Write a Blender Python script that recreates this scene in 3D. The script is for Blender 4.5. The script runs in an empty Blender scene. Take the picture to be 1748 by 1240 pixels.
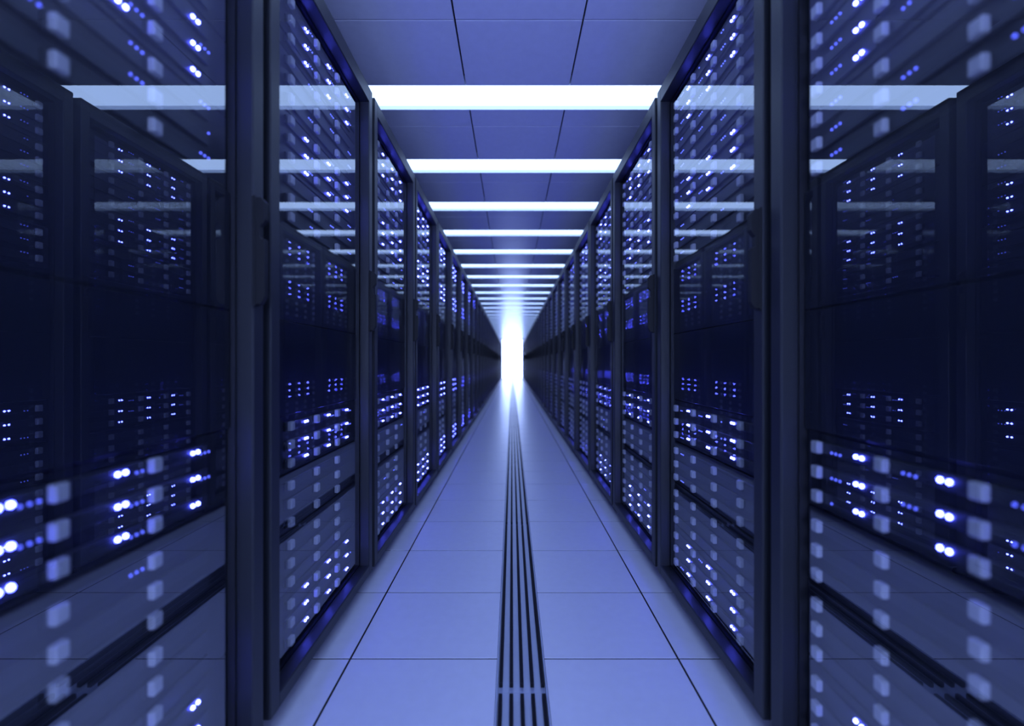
import bpy, bmesh, math, random
from mathutils import Vector

scene = bpy.context.scene
COL = scene.collection
rng = random.Random(7)

# ------------------------------------------------------------------ camera
H = 0.935                      # camera height above the floor
F = 733.0                      # focal length in pixels of a 1748 px wide frame
cam = bpy.data.cameras.new('camera')
cam.sensor_width = 36.0
cam.lens = 36.0 * F / 1748.0
cam.clip_start = 0.02
cam.clip_end = 200
cam.dof.use_dof = True
cam.dof.focus_distance = 1.75
cam.dof.aperture_fstop = 1.15
cam_ob = bpy.data.objects.new('camera', cam)
cam_ob.location = (0, 0, H)
cam_ob.rotation_euler = (math.pi / 2, 0, 0)
COL.objects.link(cam_ob)
scene.camera = cam_ob

# ------------------------------------------------------------------ world, exposure
world = bpy.data.worlds.new('world')
scene.world = world
world.use_nodes = True
world.node_tree.nodes['Background'].inputs[0].default_value = (0.02, 0.03, 0.08, 1)
world.node_tree.nodes['Background'].inputs[1].default_value = 0.1
scene.view_settings.view_transform = 'Standard'
scene.view_settings.look = 'None'
scene.view_settings.gamma = 1
scene.view_settings.use_curve_mapping = False
scene.view_settings.exposure = 0.0
scene.cycles.max_bounces = 10
scene.cycles.diffuse_bounces = 3
scene.cycles.glossy_bounces = 6
scene.cycles.transparent_max_bounces = 16
scene.cycles.transmission_bounces = 6
scene.cycles.sample_clamp_indirect = 3.0
scene.cycles.caustics_reflective = False
scene.cycles.caustics_refractive = False
scene.cycles.use_denoising = True
scene.cycles.use_light_tree = True
scene.cycles.use_adaptive_sampling = False

STRIP_LIGHT = (1.42, 2.05, 3.55)      # ceiling strips
END_LIGHT = (5.0, 6.7, 12.8)      # daylight behind the end window, reused for the added rear fill panel
LED_BRIGHT = (6.5, 8.0, 100.0)
LED_DIM = (0.30, 0.42, 3.2)

# ------------------------------------------------------------------ materials
def mat_new(name):
    m = bpy.data.materials.new(name)
    m.use_nodes = True
    m.node_tree.nodes.clear()
    return m, m.node_tree.nodes, m.node_tree.links

def principled(name, color, rough=0.5, metal=0.0, spec=0.5, noise=0.0, scale=40.0, bump=0.0):
    m, N, L = mat_new(name)
    out = N.new('ShaderNodeOutputMaterial')
    p = N.new('ShaderNodeBsdfPrincipled')
    p.inputs['Base Color'].default_value = (*color, 1)
    p.inputs['Roughness'].default_value = rough
    p.inputs['Metallic'].default_value = metal
    p.inputs['Specular IOR Level'].default_value = spec
    L.new(p.outputs[0], out.inputs[0])
    if noise > 0 or bump > 0:
        tc = N.new('ShaderNodeTexCoord')
        nz = N.new('ShaderNodeTexNoise')
        nz.inputs['Scale'].default_value = scale
        nz.inputs['Detail'].default_value = 3
        L.new(tc.outputs['Object'], nz.inputs['Vector'])
        if noise > 0:
            mx = N.new('ShaderNodeMix')
            mx.data_type = 'RGBA'
            mx.inputs[6].default_value = (*[c * (1 - noise) for c in color], 1)
            mx.inputs[7].default_value = (*[min(1, c * (1 + noise)) for c in color], 1)
            L.new(nz.outputs['Fac'], mx.inputs[0])
            L.new(mx.outputs[2], p.inputs['Base Color'])
        if bump > 0:
            b = N.new('ShaderNodeBump')
            b.inputs['Strength'].default_value = bump
            b.inputs['Distance'].default_value = 0.002
            L.new(nz.outputs['Fac'], b.inputs['Height'])
            L.new(b.outputs[0], p.inputs['Normal'])
    return m

def emissive(name, color, sample=True):
    m, N, L = mat_new(name)
    out = N.new('ShaderNodeOutputMaterial')
    e = N.new('ShaderNodeEmission')
    mx = max(color)
    e.inputs[0].default_value = (*[c / mx for c in color], 1)
    e.inputs[1].default_value = mx
    L.new(e.outputs[0], out.inputs[0])
    m.cycles.emission_sampling = 'FRONT' if sample else 'NONE'
    return m

def coated_glass(name, refl, tint):
    """tinted thin glass: its coated face mirrors part of the light, the rest passes straight through"""
    m, N, L = mat_new(name)
    out = N.new('ShaderNodeOutputMaterial')
    t = N.new('ShaderNodeBsdfTransparent')
    t.inputs[0].default_value = (*tint, 1)
    if refl <= 0:
        L.new(t.outputs[0], out.inputs[0])
        return m
    g = N.new('ShaderNodeBsdfGlossy')
    g.inputs['Roughness'].default_value = 0.0
    g.inputs[0].default_value = (0.95, 0.97, 1.0, 1)
    mx = N.new('ShaderNodeMixShader')
    mx.inputs[0].default_value = refl
    L.new(t.outputs[0], mx.inputs[1])
    L.new(g.outputs[0], mx.inputs[2])
    L.new(mx.outputs[0], out.inputs[0])
    return m

M_FLOOR = principled('floor tile laminate', (0.67, 0.68, 0.80), 0.30, noise=0.05, scale=30)
M_FLOORBASE = principled('floor joint dark base', (0.03, 0.03, 0.04), 0.8)  # near-black base behind the joints and tile edge trim
M_CEIL = principled('ceiling panel', (0.84, 0.84, 0.94), 0.30, noise=0.05, scale=30)
M_WALL = principled('painted wall', (0.55, 0.57, 0.64), 0.7, noise=0.05, scale=12)
M_FRAME = principled('charcoal powder coat', (0.017, 0.0185, 0.024), 0.45, spec=0.4, noise=0.10, scale=120)
M_LEDGE = principled('charcoal satin ledge', (0.014, 0.016, 0.026), 0.22)
M_GAP = principled('matt black carcass', (0.012, 0.013, 0.018), 0.6, noise=0.1, scale=90)
M_HANDLE = principled('dark handle plastic', (0.008, 0.0085, 0.011), 0.55, spec=0.25, noise=0.1, scale=140)
M_SERVER = principled('server face black', (0.016, 0.018, 0.028), 0.35, noise=0.1, scale=100)
M_BEZEL = principled('server bezel graphite', (0.032, 0.036, 0.048), 0.40, noise=0.08, scale=100)
M_CUBE = principled('light grey latch', (0.56, 0.56, 0.57), 0.5, noise=0.05, scale=200)
M_GRATE = principled('steel floor grate', (0.40, 0.44, 0.60), 0.35, metal=0.2, noise=0.05, scale=60)
M_RIB = principled('black rubber rib', (0.008, 0.008, 0.012), 0.7, spec=0.2, noise=0.1, scale=80)
M_PIT = principled('dark duct below grate', (0.01, 0.01, 0.014), 0.8)
M_HOUSING = principled('white lamp housing', (0.75, 0.80, 0.92), 0.5)
M_STRIP = emissive('lamp diffuser', STRIP_LIGHT)
M_DAY_FILL = emissive('daylit and fill pane', END_LIGHT)  # end window daylight; the added rear fill panel glows with it too
M_LED = emissive('bright blue led', LED_BRIGHT)
M_DOT = emissive('dim blue led', LED_DIM, sample=False)
M_GLASS_FRONT = coated_glass('door glass front face', 0.20, (0.86, 0.88, 0.93))
M_GLASS_BACK = coated_glass('door glass body', 0.0, (0.97, 0.97, 0.98))

# ------------------------------------------------------------------ helpers
def bx(bm, x0, x1, y0, y1, z0, z1, mi=0, bev=0.0):
    x0, x1 = min(x0, x1), max(x0, x1)
    y0, y1 = min(y0, y1), max(y0, y1)
    z0, z1 = min(z0, z1), max(z0, z1)
    vs = [bm.verts.new(p) for p in ((x0, y0, z0), (x1, y0, z0), (x1, y1, z0), (x0, y1, z0),
                                    (x0, y0, z1), (x1, y0, z1), (x1, y1, z1), (x0, y1, z1))]
    fs = [bm.faces.new([vs[i] for i in q]) for q in ((3, 2, 1, 0), (4, 5, 6, 7), (0, 1, 5, 4),
                                                     (1, 2, 6, 5), (2, 3, 7, 6), (3, 0, 4, 7))]
    for f in fs:
        f.material_index = mi
    if bev > 0:
        es = list({e for f in fs for e in f.edges})
        r = bmesh.ops.bevel(bm, geom=es, offset=bev, segments=1, affect='EDGES', profile=0.5)
        for f in r['faces']:
            f.material_index = mi
    return fs

def prism(bm, pts, y0, y1, mi=0):
    """extrude an x-z outline along y"""
    a = [bm.verts.new((x, y0, z)) for x, z in pts]
    b = [bm.verts.new((x, y1, z)) for x, z in pts]
    n = len(pts)
    fs = [bm.faces.new(a), bm.faces.new(list(reversed(b)))]
    for i in range(n):
        j = (i + 1) % n
        fs.append(bm.faces.new((a[i], b[i], b[j], a[j])))
    for f in fs:
        f.material_index = mi
    bmesh.ops.recalc_face_normals(bm, faces=fs)

def ball(bm, x, y, z, r, mi=0, seg=10, rings=6):
    n0 = len(bm.faces)
    res = bmesh.ops.create_uvsphere(bm, u_segments=seg, v_segments=rings, radius=r)
    for v in res['verts']:
        v.co += Vector((x, y, z))
    for f in {f for v in res['verts'] for f in v.link_faces}:
        f.material_index = mi
        f.smooth = True

def octa(bm, x, y, z, r, mi=0):
    p = [bm.verts.new((x + dx * r, y + dy * r, z + dz * r)) for dx, dy, dz in
         ((1, 0, 0), (-1, 0, 0), (0, 1, 0), (0, -1, 0), (0, 0, 1), (0, 0, -1))]
    for a, b, c in ((0, 2, 4), (2, 1, 4), (1, 3, 4), (3, 0, 4), (2, 0, 5), (1, 2, 5), (3, 1, 5), (0, 3, 5)):
        bm.faces.new((p[a], p[b], p[c])).material_index = mi

def mesh_of(name, bm, mats):
    me = bpy.data.meshes.new(name)
    bm.to_mesh(me)
    bm.free()
    for m in (mats if isinstance(mats, (list, tuple)) else [mats]):
        me.materials.append(m)
    return me

def put(name, me, parent=None, loc=(0, 0, 0)):
    o = bpy.data.objects.new(name, me)
    o.location = loc
    if parent is not None:
        o.parent = parent
    COL.objects.link(o)
    return o

def dup(o, parent=None, loc=None):
    c = o.copy()
    c.parent = parent
    if loc is not None:
        c.location = loc
    COL.objects.link(c)
    return c

def tag(o, label, cat, group=None):
    o['label'] = label
    o['category'] = cat
    if group:
        o['group'] = group
    return o

def struct(o):
    o['kind'] = 'structure'
    return o

ORD = ('first second third fourth fifth sixth seventh eighth ninth tenth eleventh twelfth thirteenth fourteenth '
       'fifteenth sixteenth seventeenth eighteenth nineteenth twentieth twenty-first twenty-second twenty-third '
       'twenty-fourth twenty-fifth twenty-sixth twenty-seventh twenty-eighth twenty-ninth thirtieth thirty-first '
       'thirty-second').split()

# ------------------------------------------------------------------ dimensions
A_L, A_R = 0.590, 0.614            # distance of the door fronts from the camera's line
PITCH, Y0, N_CAB = 0.795, 0.241, 31
Y_END = 25.3
XW = 1.78                          # side walls
HC = H + 1.45                      # ceiling height
TOP = H + 1.937 * A_L              # cabinet top
ZB = H - 1.487 * A_L               # underside of the cabinets, on levelling feet
GX0, GX1 = -0.0468, 0.1026         # floor grate
LZ = HC

# ------------------------------------------------------------------ floor
bm = bmesh.new()
g = 0.0030
xs = [-XW, -0.511 - 1.0365, -0.511, GX0]
xs2 = [GX1, 0.5255, 0.5255 + 1.0365, XW]
tp = 0.392
ty0 = 1.357 - 14 * tp
ny = int((Y_END - ty0) / tp) + 1
for k in range(ny):
    ya, yb = ty0 + k * tp + 0.0023, min(ty0 + (k + 1) * tp - 0.0023, Y_END)
    for row in (xs, xs2):
        for a, b in zip(row[:-1], row[1:]):
            ga = 0.0 if a in (GX0, GX1, -XW) else g
            gb = 0.0 if b in (GX0, GX1, XW) else g
            fs = bx(bm, a + ga, b - gb, ya, yb, -0.03, 0.0, 0)
            for f in fs[2:]:
                f.material_index = 1                      # black edge trim
            tops = [e for e in fs[1].edges]
            bmesh.ops.bevel(bm, geom=tops, offset=0.0008, segments=1, affect='EDGES', material=0)
bx(bm, -XW, GX0, ty0, Y_END, -0.06, -0.031, 1)
bx(bm, GX1, XW, ty0, Y_END, -0.06, -0.031, 1)
bx(bm, GX0 - 0.01, GX1 + 0.01, ty0, Y_END, -0.30, -0.28, 2)
bx(bm, GX0 - 0.012, GX0 - 0.001, ty0, Y_END, -0.29, -0.061, 2)
bx(bm, GX1 + 0.001, GX1 + 0.012, ty0, Y_END, -0.29, -0.061, 2)
struct(put('floor', mesh_of('floor', bm, [M_FLOOR, M_FLOORBASE, M_PIT])))

# channel down the aisle: trays set into the floor, each with five black ribs flush with the tiles
GP = 1.2662
W = GX1 - GX0 - 0.002
RIB_X = [-0.0326 - GX0 - 0.001 + i * 0.0306 for i in range(5)]
bm = bmesh.new()
bx(bm, 0, W, 0.0002, GP - 0.0002, -0.022, -0.015)
bx(bm, 0, 0.004, 0.0002, GP - 0.0002, -0.0149, -0.001)
bx(bm, W - 0.004, W, 0.0002, GP - 0.0002, -0.0149, -0.001)
me_tray = mesh_of('grate_tray', bm, M_GRATE)
bm = bmesh.new()
bx(bm, -0.0053, 0.0053, 0.0199, GP - 0.0199, -0.0149, 0.0, 0, 0.0008)
me_rib = mesh_of('grate_rib', bm, M_RIB)
gy = 1.2350 - 3 * GP
k = 0
while gy + GP < Y_END:
    r = bpy.data.objects.new('floor_grate', None)
    r.location = (GX0 + 0.001, gy, 0.0)
    r.empty_display_size = 0.1
    COL.objects.link(r)
    if gy + GP > 1.0:
        tag(r, f'pale floor channel with five black ribs, {ORD[k]} length in view along the aisle', 'floor grate',
            'floor grates along the middle of the aisle')
        put('tray', me_tray, r)
        for x in RIB_X:
            put('rib', me_rib, r, (x, 0, 0))
        k += 1
    else:
        bpy.data.objects.remove(r)
    gy += GP

# ------------------------------------------------------------------ ceiling and lamps
LP = 0.8145
l_w = 0.222
N_BEHIND = 7
bm = bmesh.new()
cx = [-XW, -0.242 - 2 * 0.543, -0.242 - 0.543, -0.242, 0.301, 0.301 + 0.543, 0.301 + 2 * 0.543, XW]
segs = []
t_line = 1.814 - N_BEHIND * LP
cuts = []
for k in range(60):
    # each panel row runs from one joint to the next and holds one lamp opening
    ja, jb = t_line + k * LP, t_line + (k + 1) * LP
    la = ja + (2.238 - 1.814)
    lb = la + l_w
    if la > Y_END - 0.4:
        segs.append((ja + 0.003, Y_END))
        break
    segs.append((ja + 0.003, la))
    segs.append((lb, jb - 0.003))
    cuts.append((la, lb))
for (ya, yb) in segs:
    yb = min(yb, Y_END)
    if yb - ya < 0.01:
        continue
    for a, b in zip(cx[:-1], cx[1:]):
        bx(bm, a + (0.0038 if a > -XW else 0), b - (0.0038 if b < XW else 0), ya, yb, LZ, LZ + 0.02, 0, 0.0006)
bx(bm, -XW, XW, t_line, Y_END, LZ + 0.09, LZ + 0.12, 1)
struct(put('ceiling', mesh_of('ceiling', bm, [M_CEIL, M_FLOORBASE])))

bm = bmesh.new()
hw = XW - 0.01
bx(bm, -hw, hw, 0.0008, 0.004, 0.0, 0.045)
bx(bm, -hw, hw, l_w - 0.004, l_w - 0.0008, 0.0, 0.045)
bx(bm, -hw, -hw + 0.003, 0.004, l_w - 0.004, 0.0, 0.045)
bx(bm, hw - 0.003, hw, 0.004, l_w - 0.004, 0.0, 0.045)
bx(bm, -hw, hw, 0.0008, l_w - 0.0008, 0.0455, 0.05)
me_house = mesh_of('lamp_housing', bm, M_HOUSING)
bm = bmesh.new()
bx(bm, -hw + 0.004, hw - 0.004, 0.0045, l_w - 0.0045, 0.022, 0.026)
me_diff = mesh_of('lamp_diffuser', bm, M_STRIP)
vis = 0
for i, (la, lb) in enumerate(cuts):
    r = bpy.data.objects.new('ceiling_lamp', None)
    r.location = (0, la, LZ)
    r.empty_display_size = 0.1
    COL.objects.link(r)
    if la < 2.0:
        lab = f'white ceiling strip lamp out of view behind the first one, {ORD[N_BEHIND - 1 - i]} counting back'
    else:
        lab = f'bright white strip lamp recessed across the ceiling, {ORD[vis]} one in view down the aisle'
        vis += 1
    tag(r, lab, 'ceiling lamp', 'strip lamps across the ceiling')
    put('lamp_housing', me_house, r)
    put('lamp_diffuser', me_diff, r)

# ------------------------------------------------------------------ walls, end window and added rear fill panel
def box_struct(name, *dims, mat=M_WALL):
    bm = bmesh.new()
    bx(bm, *dims)
    return struct(put(name, mesh_of(name, bm, mat)))
YB = ty0
box_struct('wall_left', -XW - 0.1, -XW - 0.001, YB, Y_END, -0.06, LZ + 0.12)
box_struct('wall_right', XW + 0.001, XW + 0.1, YB, Y_END, -0.06, LZ + 0.12)
def end_wall(name, wname, yw, d, wx0, wx1):
    """a cross wall at yw, thick in direction d, with a tall framed glowing pane"""
    wz0, wz1 = 0.01, LZ - 0.03
    fw = 0.03
    y0, y1 = yw + d * 0.001, yw + d * 0.1
    bm = bmesh.new()
    bx(bm, -XW - 0.1, wx0, y0, y1, -0.06, LZ + 0.12)
    bx(bm, wx1, XW + 0.1, y0, y1, -0.06, LZ + 0.12)
    bx(bm, wx0, wx1, y0, y1, wz1, LZ + 0.12)
    bx(bm, wx0, wx1, y0, y1, -0.06, wz0)
    struct(put(name, mesh_of(name, bm, M_WALL)))
    bm = bmesh.new()
    y0, y1 = yw + d * 0.005, yw + d * 0.06
    bx(bm, wx0 + 0.001, wx0 + fw, y0, y1, wz0 + 0.001, wz1 - 0.001)
    bx(bm, wx1 - fw, wx1 - 0.001, y0, y1, wz0 + 0.001, wz1 - 0.001)
    bx(bm, wx0 + fw, wx1 - fw, y0, y1, wz1 - fw, wz1 - 0.001)
    bx(bm, wx0 + fw, wx1 - fw, y0, y1, wz0 + 0.001, wz0 + fw)
    win = struct(put(wname, mesh_of(wname, bm, M_HOUSING)))
    bm = bmesh.new()
    bx(bm, wx0 + fw + 0.001, wx1 - fw - 0.001, yw + d * 0.03, yw + d * 0.04, wz0 + fw + 0.001, wz1 - fw - 0.001)
    put('pane', mesh_of('window_pane', bm, M_DAY_FILL), win)

end_wall('wall_end', 'window_1', Y_END, 1, -0.60, 0.625)
end_wall('wall_rear', 'rear_fill_panel', YB, -1, -1.30, 1.30)  # unseen glowing panel added behind the camera to brighten ceiling, near floor and latches

# ------------------------------------------------------------------ server cabinets
# u runs from the door front into the cabinet, v along the aisle, both from the cabinet's own corner
DOOR_V0, DOOR_V1 = 0.015, 0.780
STILE = 0.042
Z_LEDGE, Z_SOFF = H - 1.42 * A_L, H + 1.83 * A_L
U_GLASS, U_DOOR = 0.0295, 0.040
CO_V0, CO_V1 = 0.105, 0.6858                          # the coated part of the glass
CO_Z0, CO_Z1 = H - 1.354 * A_L, H + 1.743 * A_L
U_FACE, U_BEZ, U_TIP = 0.058, 0.051, 0.0370
DEPTH = 1.02
ROWS_TOP = [H + r * 0.636 for r in (1.628, 1.3605, 1.093, 0.8255)]
ROWS_BOT = [H - r * 0.636 for r in (0.285, 0.5525, 0.820, 1.0875)]
RP = 0.0528
CH_Z = [z - RP for z in ROWS_TOP + ROWS_BOT]         # middle row of each chassis
CH_H = 0.0825
Z_BLANK0, Z_BLANK1 = CH_Z[4] + CH_H + 0.002, CH_Z[3] - CH_H - 0.002

def cabinet_meshes(s):
    """s = -1 for the row left of the aisle, +1 for the other"""
    out = {}
    # carcass: sides, top, back, plinth, posts, soffit and ledge
    bm = bmesh.new()
    va, vb = 0.004, PITCH - 0.004
    ub = 0.034
    bx(bm, s * ub, s * DEPTH, va, va + 0.02, ZB + 0.004, TOP - 0.003)
    bx(bm, s * ub, s * DEPTH, vb - 0.02, vb, ZB + 0.004, TOP - 0.003)
    bx(bm, s * ub, s * DEPTH, va + 0.0201, vb - 0.0201, Z_SOFF + 0.004, TOP - 0.003)
    bx(bm, s * (DEPTH - 0.02), s * DEPTH, va + 0.0201, vb - 0.0201, ZB + 0.004, Z_SOFF)
    bx(bm, s * ub, s * (DEPTH - 0.021), va + 0.0201, vb - 0.0201, ZB + 0.004, Z_LEDGE - 0.004)
    # front posts behind the door stiles
    bx(bm, s * (U_DOOR + 0.002), s * 0.10, va + 0.0201, DOOR_V0 + STILE - 0.001, Z_LEDGE, Z_SOFF, 0)
    bx(bm, s * (U_DOOR + 0.002), s * 0.10, DOOR_V1 - STILE + 0.001, vb - 0.0201, Z_LEDGE, Z_SOFF, 0)
    # satin soffit and ledge behind the glass
    bx(bm, s * (U_DOOR + 0.002), s * (DEPTH - 0.03), DOOR_V0 + STILE, DOOR_V1 - STILE, Z_SOFF - 0.002, Z_SOFF + 0.003, 1)
    bx(bm, s * (U_DOOR + 0.002), s * (DEPTH - 0.03), DOOR_V0 + STILE, DOOR_V1 - STILE, Z_LEDGE - 0.003, Z_LEDGE + 0.002, 1)
    out['body'] = mesh_of('cabinet_body', bm, [M_GAP, M_LEDGE])
    # blank filler panel between the two banks of servers
    bm = bmesh.new()
    n = 2
    hh = (Z_BLANK1 - Z_BLANK0) / n
    for i in range(n):
        bx(bm, s * U_BEZ, s * 0.30, DOOR_V0 + STILE + 0.003, DOOR_V1 - STILE - 0.003,
           Z_BLANK0 + i * hh + 0.0012, Z_BLANK0 + (i + 1) * hh - 0.0012, 0, 0.0015)
    out['blank'] = mesh_of('blank_panel', bm, M_SERVER)
    # door frame
    bm = bmesh.new()
    z0, z1 = ZB - 0.004, TOP
    b = 0.003
    bx(bm, 0, s * U_DOOR, DOOR_V0, DOOR_V0 + STILE, z0 + 0.004, z1, 0, b)
    bx(bm, 0, s * U_DOOR, DOOR_V1 - STILE, DOOR_V1, z0 + 0.004, z1, 0, b)
    bx(bm, 0, s * U_DOOR, DOOR_V0 + STILE - 0.004, DOOR_V1 - STILE + 0.004, Z_SOFF, z1 - 0.0002, 0, b)
    bx(bm, 0, s * U_DOOR, DOOR_V0 + STILE - 0.004, DOOR_V1 - STILE + 0.004, z0 + 0.0042, Z_LEDGE, 0, b)
    out['frame'] = mesh_of('door_frame', bm, M_FRAME)
    # glass: the mirror coating stops a hand's width short of the frame
    bm = bmesh.new()
    fs = bx(bm, s * U_GLASS, s * (U_GLASS + 0.004), DOOR_V0 + STILE + 0.0005, DOOR_V1 - STILE - 0.0005,
            Z_LEDGE + 0.0005, Z_SOFF - 0.0005, 1)
    for f in list(bm.faces):
        f.normal_update()
        if f.normal.x * s < -0.9:
            front = f
    inner = [(CO_V0, CO_Z0), (CO_V1, CO_Z0), (CO_V1, CO_Z1), (CO_V0, CO_Z1)]
    outer = sorted(front.verts, key=lambda v: math.atan2(v.co.z - 1.0, v.co.y - 0.4))
    inner = sorted(inner, key=lambda p: math.atan2(p[1] - 1.0, p[0] - 0.4))
    iv = [bm.verts.new((s * U_GLASS, y, z)) for y, z in inner]
    bm.faces.remove(front)
    new = [bm.faces.new(iv)]
    for i in range(4):
        j = (i + 1) % 4
        new.append(bm.faces.new((outer[i], outer[j], iv[j], iv[i])))
    for k, f in enumerate(new):
        f.normal_update()
        if f.normal.x * s > 0:
            f.normal_flip()
        f.material_index = 0 if k == 0 else 1
    out['glass'] = mesh_of('glass_pane', bm, [M_GLASS_FRONT, M_GLASS_BACK])
    # swing handle on the latch stile: chamfered ends, a finger notch
    bm = bmesh.new()
    t, bt = H + 0.379, H + 0.134
    pts = [(0.0, t), (0.016, t), (0.027, t - 0.012), (0.027, t - 0.052), (0.022, t - 0.060), (0.015, t - 0.066),
           (0.015, t - 0.092), (0.019, t - 0.096), (0.026, t - 0.096), (0.026, bt + 0.016), (0.016, bt), (0.0, bt)]
    pts = [(-s * (x + 0.0004), z) for x, z in pts]
    hv = (0.737, 0.753) if s < 0 else (0.019, 0.036)
    prism(bm, pts, hv[0], hv[1])
    bmesh.ops.bevel(bm, geom=[e for e in bm.edges], offset=0.0012, segments=1, affect='EDGES')
    m = 0.5 * (hv[0] + hv[1])
    bx(bm, -s * 0.0004, -s * 0.006, m - 0.011, m + 0.011, bt - 0.004, t + 0.004, 0, 0.0015)
    out['handle'] = mesh_of('door_handle', bm, M_HANDLE)
    # levelling foot: threaded stem on a round pad
    bm = bmesh.new()
    bmesh.ops.create_cone(bm, cap_ends=True, segments=16, radius1=0.028, radius2=0.024, depth=0.014)
    for v in bm.verts:
        v.co.z += 0.007
    r = bmesh.ops.create_cone(bm, cap_ends=True, segments=12, radius1=0.009, radius2=0.009, depth=ZB + 0.003 - 0.014)
    for v in r['verts']:
        v.co.z += 0.014 + (ZB + 0.003 - 0.014) / 2
    out['foot'] = mesh_of('levelling_foot', bm, M_GAP)
    return out

CUBE_V = {-1: (0.197, 0.3595, 0.522), 1: (0.202, 0.364, 0.524, 0.686)}
LED_V = {-1: (0.300, 0.463, 0.627), 1: (0.256, 0.418, 0.581)}
DOT_V = {-1: (0.329, 0.4915, 0.654), 1: (0.315, 0.477, 0.640)}
CELL = {-1: (-0.014, 0.1455), 1: (-0.1455, 0.014)}
LED_D, DOT_D = 0.0071, 0.0114
LIT = (0, 2, 4, 7)
V_IN0, V_IN1 = DOOR_V0 + STILE + 0.004, DOOR_V1 - STILE - 0.004

def chassis_body(s):
    bm = bmesh.new()
    bx(bm, s * U_FACE, s * 0.86, V_IN0, V_IN1, -CH_H, CH_H, 0, 0.001)
    for k in (-1, 0, 1):
        z = k * RP
        for c in CUBE_V[s]:
            a, b = max(V_IN0 + 0.002, c + CELL[s][0]), min(V_IN1 - 0.002, c + CELL[s][1])
            bx(bm, s * U_BEZ, s * (U_FACE - 0.0002), a, b, z - 0.014, z + 0.012, 1, 0.0012)
    return bm

def add_cube(bm, s, v, z, mi):
    bx(bm, s * U_TIP, s * (U_BEZ - 0.0002), v - 0.0105, v + 0.0105, z - 0.0128, z + 0.0128, mi, 0.0025)

def cube_mesh(s):
    bm = bmesh.new()
    add_cube(bm, s, 0, 0, 0)
    return mesh_of('latch_button', bm, M_CUBE)

def led_mesh(s):
    bm = bmesh.new()
    ball(bm, s * (U_BEZ - 0.001), 0, 0, 0.0037, 0, 10, 6)
    return mesh_of('status_light', bm, M_LED)

def dot_mesh(s):
    bm = bmesh.new()
    ball(bm, s * (U_BEZ - 0.0005), 0, 0, 0.0024, 0, 8, 5)
    return mesh_of('activity_light', bm, M_DOT)

def dot_pattern(j):
    """which of the small lights glow on chassis j of a cabinet (row, column, light)"""
    res = []
    for r in (1, 0, -1):
        for c in range(3):
            if j < 4:
                p = 0.78
            elif j == 4:
                p = 0.9 if r >= 0 else 0.3
            else:
                p = 0.12
            if rng.random() < p:
                n = 3 if rng.random() < 0.75 else rng.choice((1, 2))
                res += [(r, c, d) for d in range(3)[-n:]]
    return res

def dot_z(j):
    return 0.013 if j < 4 else -0.006

PLACE = ('topmost', 'second highest', 'third highest', 'fourth highest', 'fifth highest', 'third lowest', 'second lowest', 'lowest')
N_PARTS, N_SOLO = 4, 18
ROWNAME = {-1: 'left', 1: 'right'}
far_bm = bmesh.new()

def far_chassis(bm, s, j, ox=0, oy=0, oz=0, parts=False):
    """one chassis in a single mesh: body, buttons and lights"""
    n0 = len(bm.verts)
    bx(bm, s * U_FACE, s * 0.86, V_IN0, V_IN1, -CH_H, CH_H, 0)
    for k in (-1, 0, 1):
        for c in CUBE_V[s]:
            a, b = max(V_IN0 + 0.002, c + CELL[s][0]), min(V_IN1 - 0.002, c + CELL[s][1])
            bx(bm, s * U_BEZ, s * (U_FACE - 0.0002), a, b, k * RP - 0.014, k * RP + 0.012, 1)
            bx(bm, s * U_TIP, s * (U_BEZ - 0.0002), c - 0.0105, c + 0.0105, k * RP - 0.0128, k * RP + 0.0128, 2)
        if j in LIT:
            for v in LED_V[s]:
                for d in (-1, 1):
                    octa(bm, s * (U_BEZ - 0.001), v + d * LED_D, k * RP, 0.0042, 3)
    bm.verts.ensure_lookup_table()
    off = Vector((ox, oy, oz))
    if off.length:
        for v in bm.verts[n0:]:
            v.co += off

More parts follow.
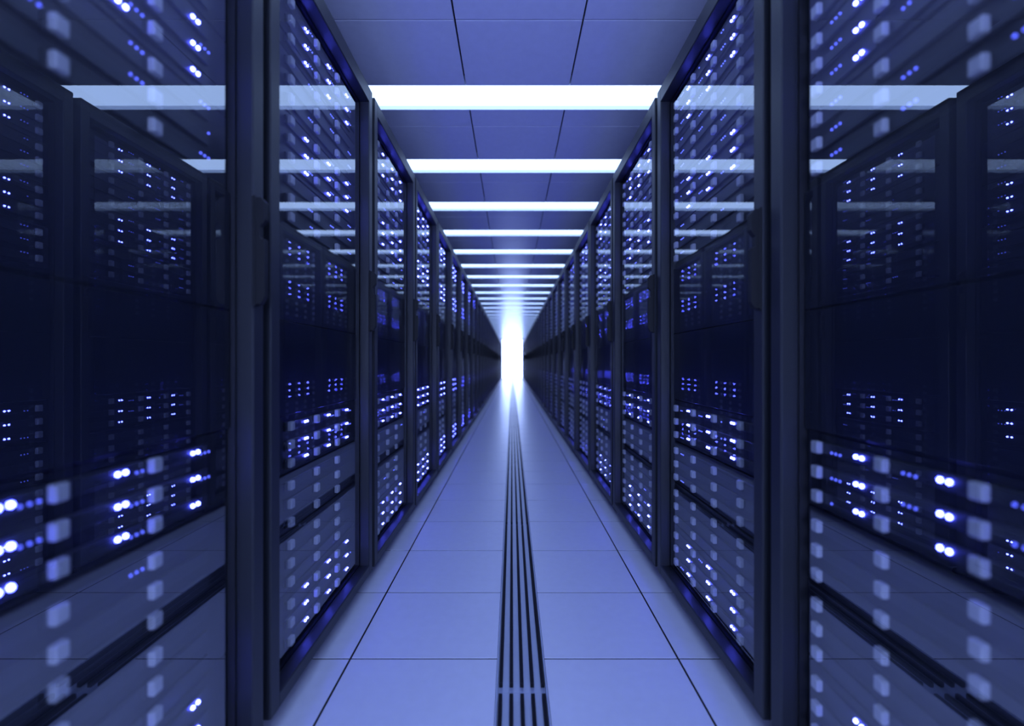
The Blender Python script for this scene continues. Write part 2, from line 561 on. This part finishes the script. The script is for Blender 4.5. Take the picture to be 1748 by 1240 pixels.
for s in (-1, 1):
    A = A_L if s < 0 else A_R
    MS = cabinet_meshes(s)
    me_body = mesh_of('chassis_face', chassis_body(s), [M_SERVER, M_BEZEL])
    me_cube, me_led, me_dot = cube_mesh(s), led_mesh(s), dot_mesh(s)
    solo = {}
    for j in range(8):
        key = j in LIT
        if key not in solo:
            bm = bmesh.new()
            far_chassis(bm, s, j)
            solo[key] = mesh_of('server_chassis', bm, [M_SERVER, M_BEZEL, M_CUBE, M_LED])
    for i in range(N_CAB):
        y = Y0 + i * PITCH
        root = bpy.data.objects.new('server_cabinet', None)
        root.location = (s * A, y, 0)
        root.empty_display_size = 0.2
        COL.objects.link(root)
        tag(root, f'tall black server cabinet with a glass door, {ORD[i]} one along the {ROWNAME[s]} row', 'server cabinet',
            f'server cabinets of the {ROWNAME[s]} row')
        put('body', MS['body'], root)
        put('filler_panel', MS['blank'], root)
        for fu in (0.12, 0.92):
            for fv in (0.08, PITCH - 0.08):
                put('foot', MS['foot'], root, (s * fu, fv, 0))
        door = put('door', MS['frame'], root)
        put('glass_pane', MS['glass'], door)
        put('handle', MS['handle'], door)
        for j in range(8):
            lit = j in LIT
            if i >= N_SOLO:
                far_chassis(far_bm, s, j, s * A, y, CH_Z[j])
                continue
            lab = (f'black server chassis with {"rows of bright blue lights" if lit else "dark drive rows"}, '
                   f'{PLACE[j]} in the {ORD[i]} {ROWNAME[s]} cabinet')
            grp = f'server chassis in the {ROWNAME[s]} row of cabinets'
            if i >= N_PARTS:
                o = put('server_chassis', solo[lit], None, (s * A, y, CH_Z[j]))
                tag(o, lab, 'server', grp)
                continue
            o = bpy.data.objects.new('server_chassis', None)
            o.location = (s * A, y, CH_Z[j])
            o.empty_display_size = 0.05
            COL.objects.link(o)
            tag(o, lab, 'server', grp)
            put('chassis_face', me_body, o)
            for k in (1, 0, -1):
                for c in CUBE_V[s]:
                    put('latch_button', me_cube, o, (0, c, k * RP))
                if lit:
                    for v in LED_V[s]:
                        for d in (-1, 1):
                            put('status_light', me_led, o, (0, v + d * LED_D, k * RP))
            for (r, c, d) in dot_pattern(j):
                put('activity_light', me_dot, o, (0, DOT_V[s][c] + (d - 1) * DOT_D, r * RP + dot_z(j)))

o = put('distant_servers', mesh_of('distant_servers', far_bm, [M_SERVER, M_BEZEL, M_CUBE, M_LED]))
o['kind'] = 'stuff'
tag(o, 'far server chassis with blue lights, in the cabinets nearest the bright end window', 'servers')
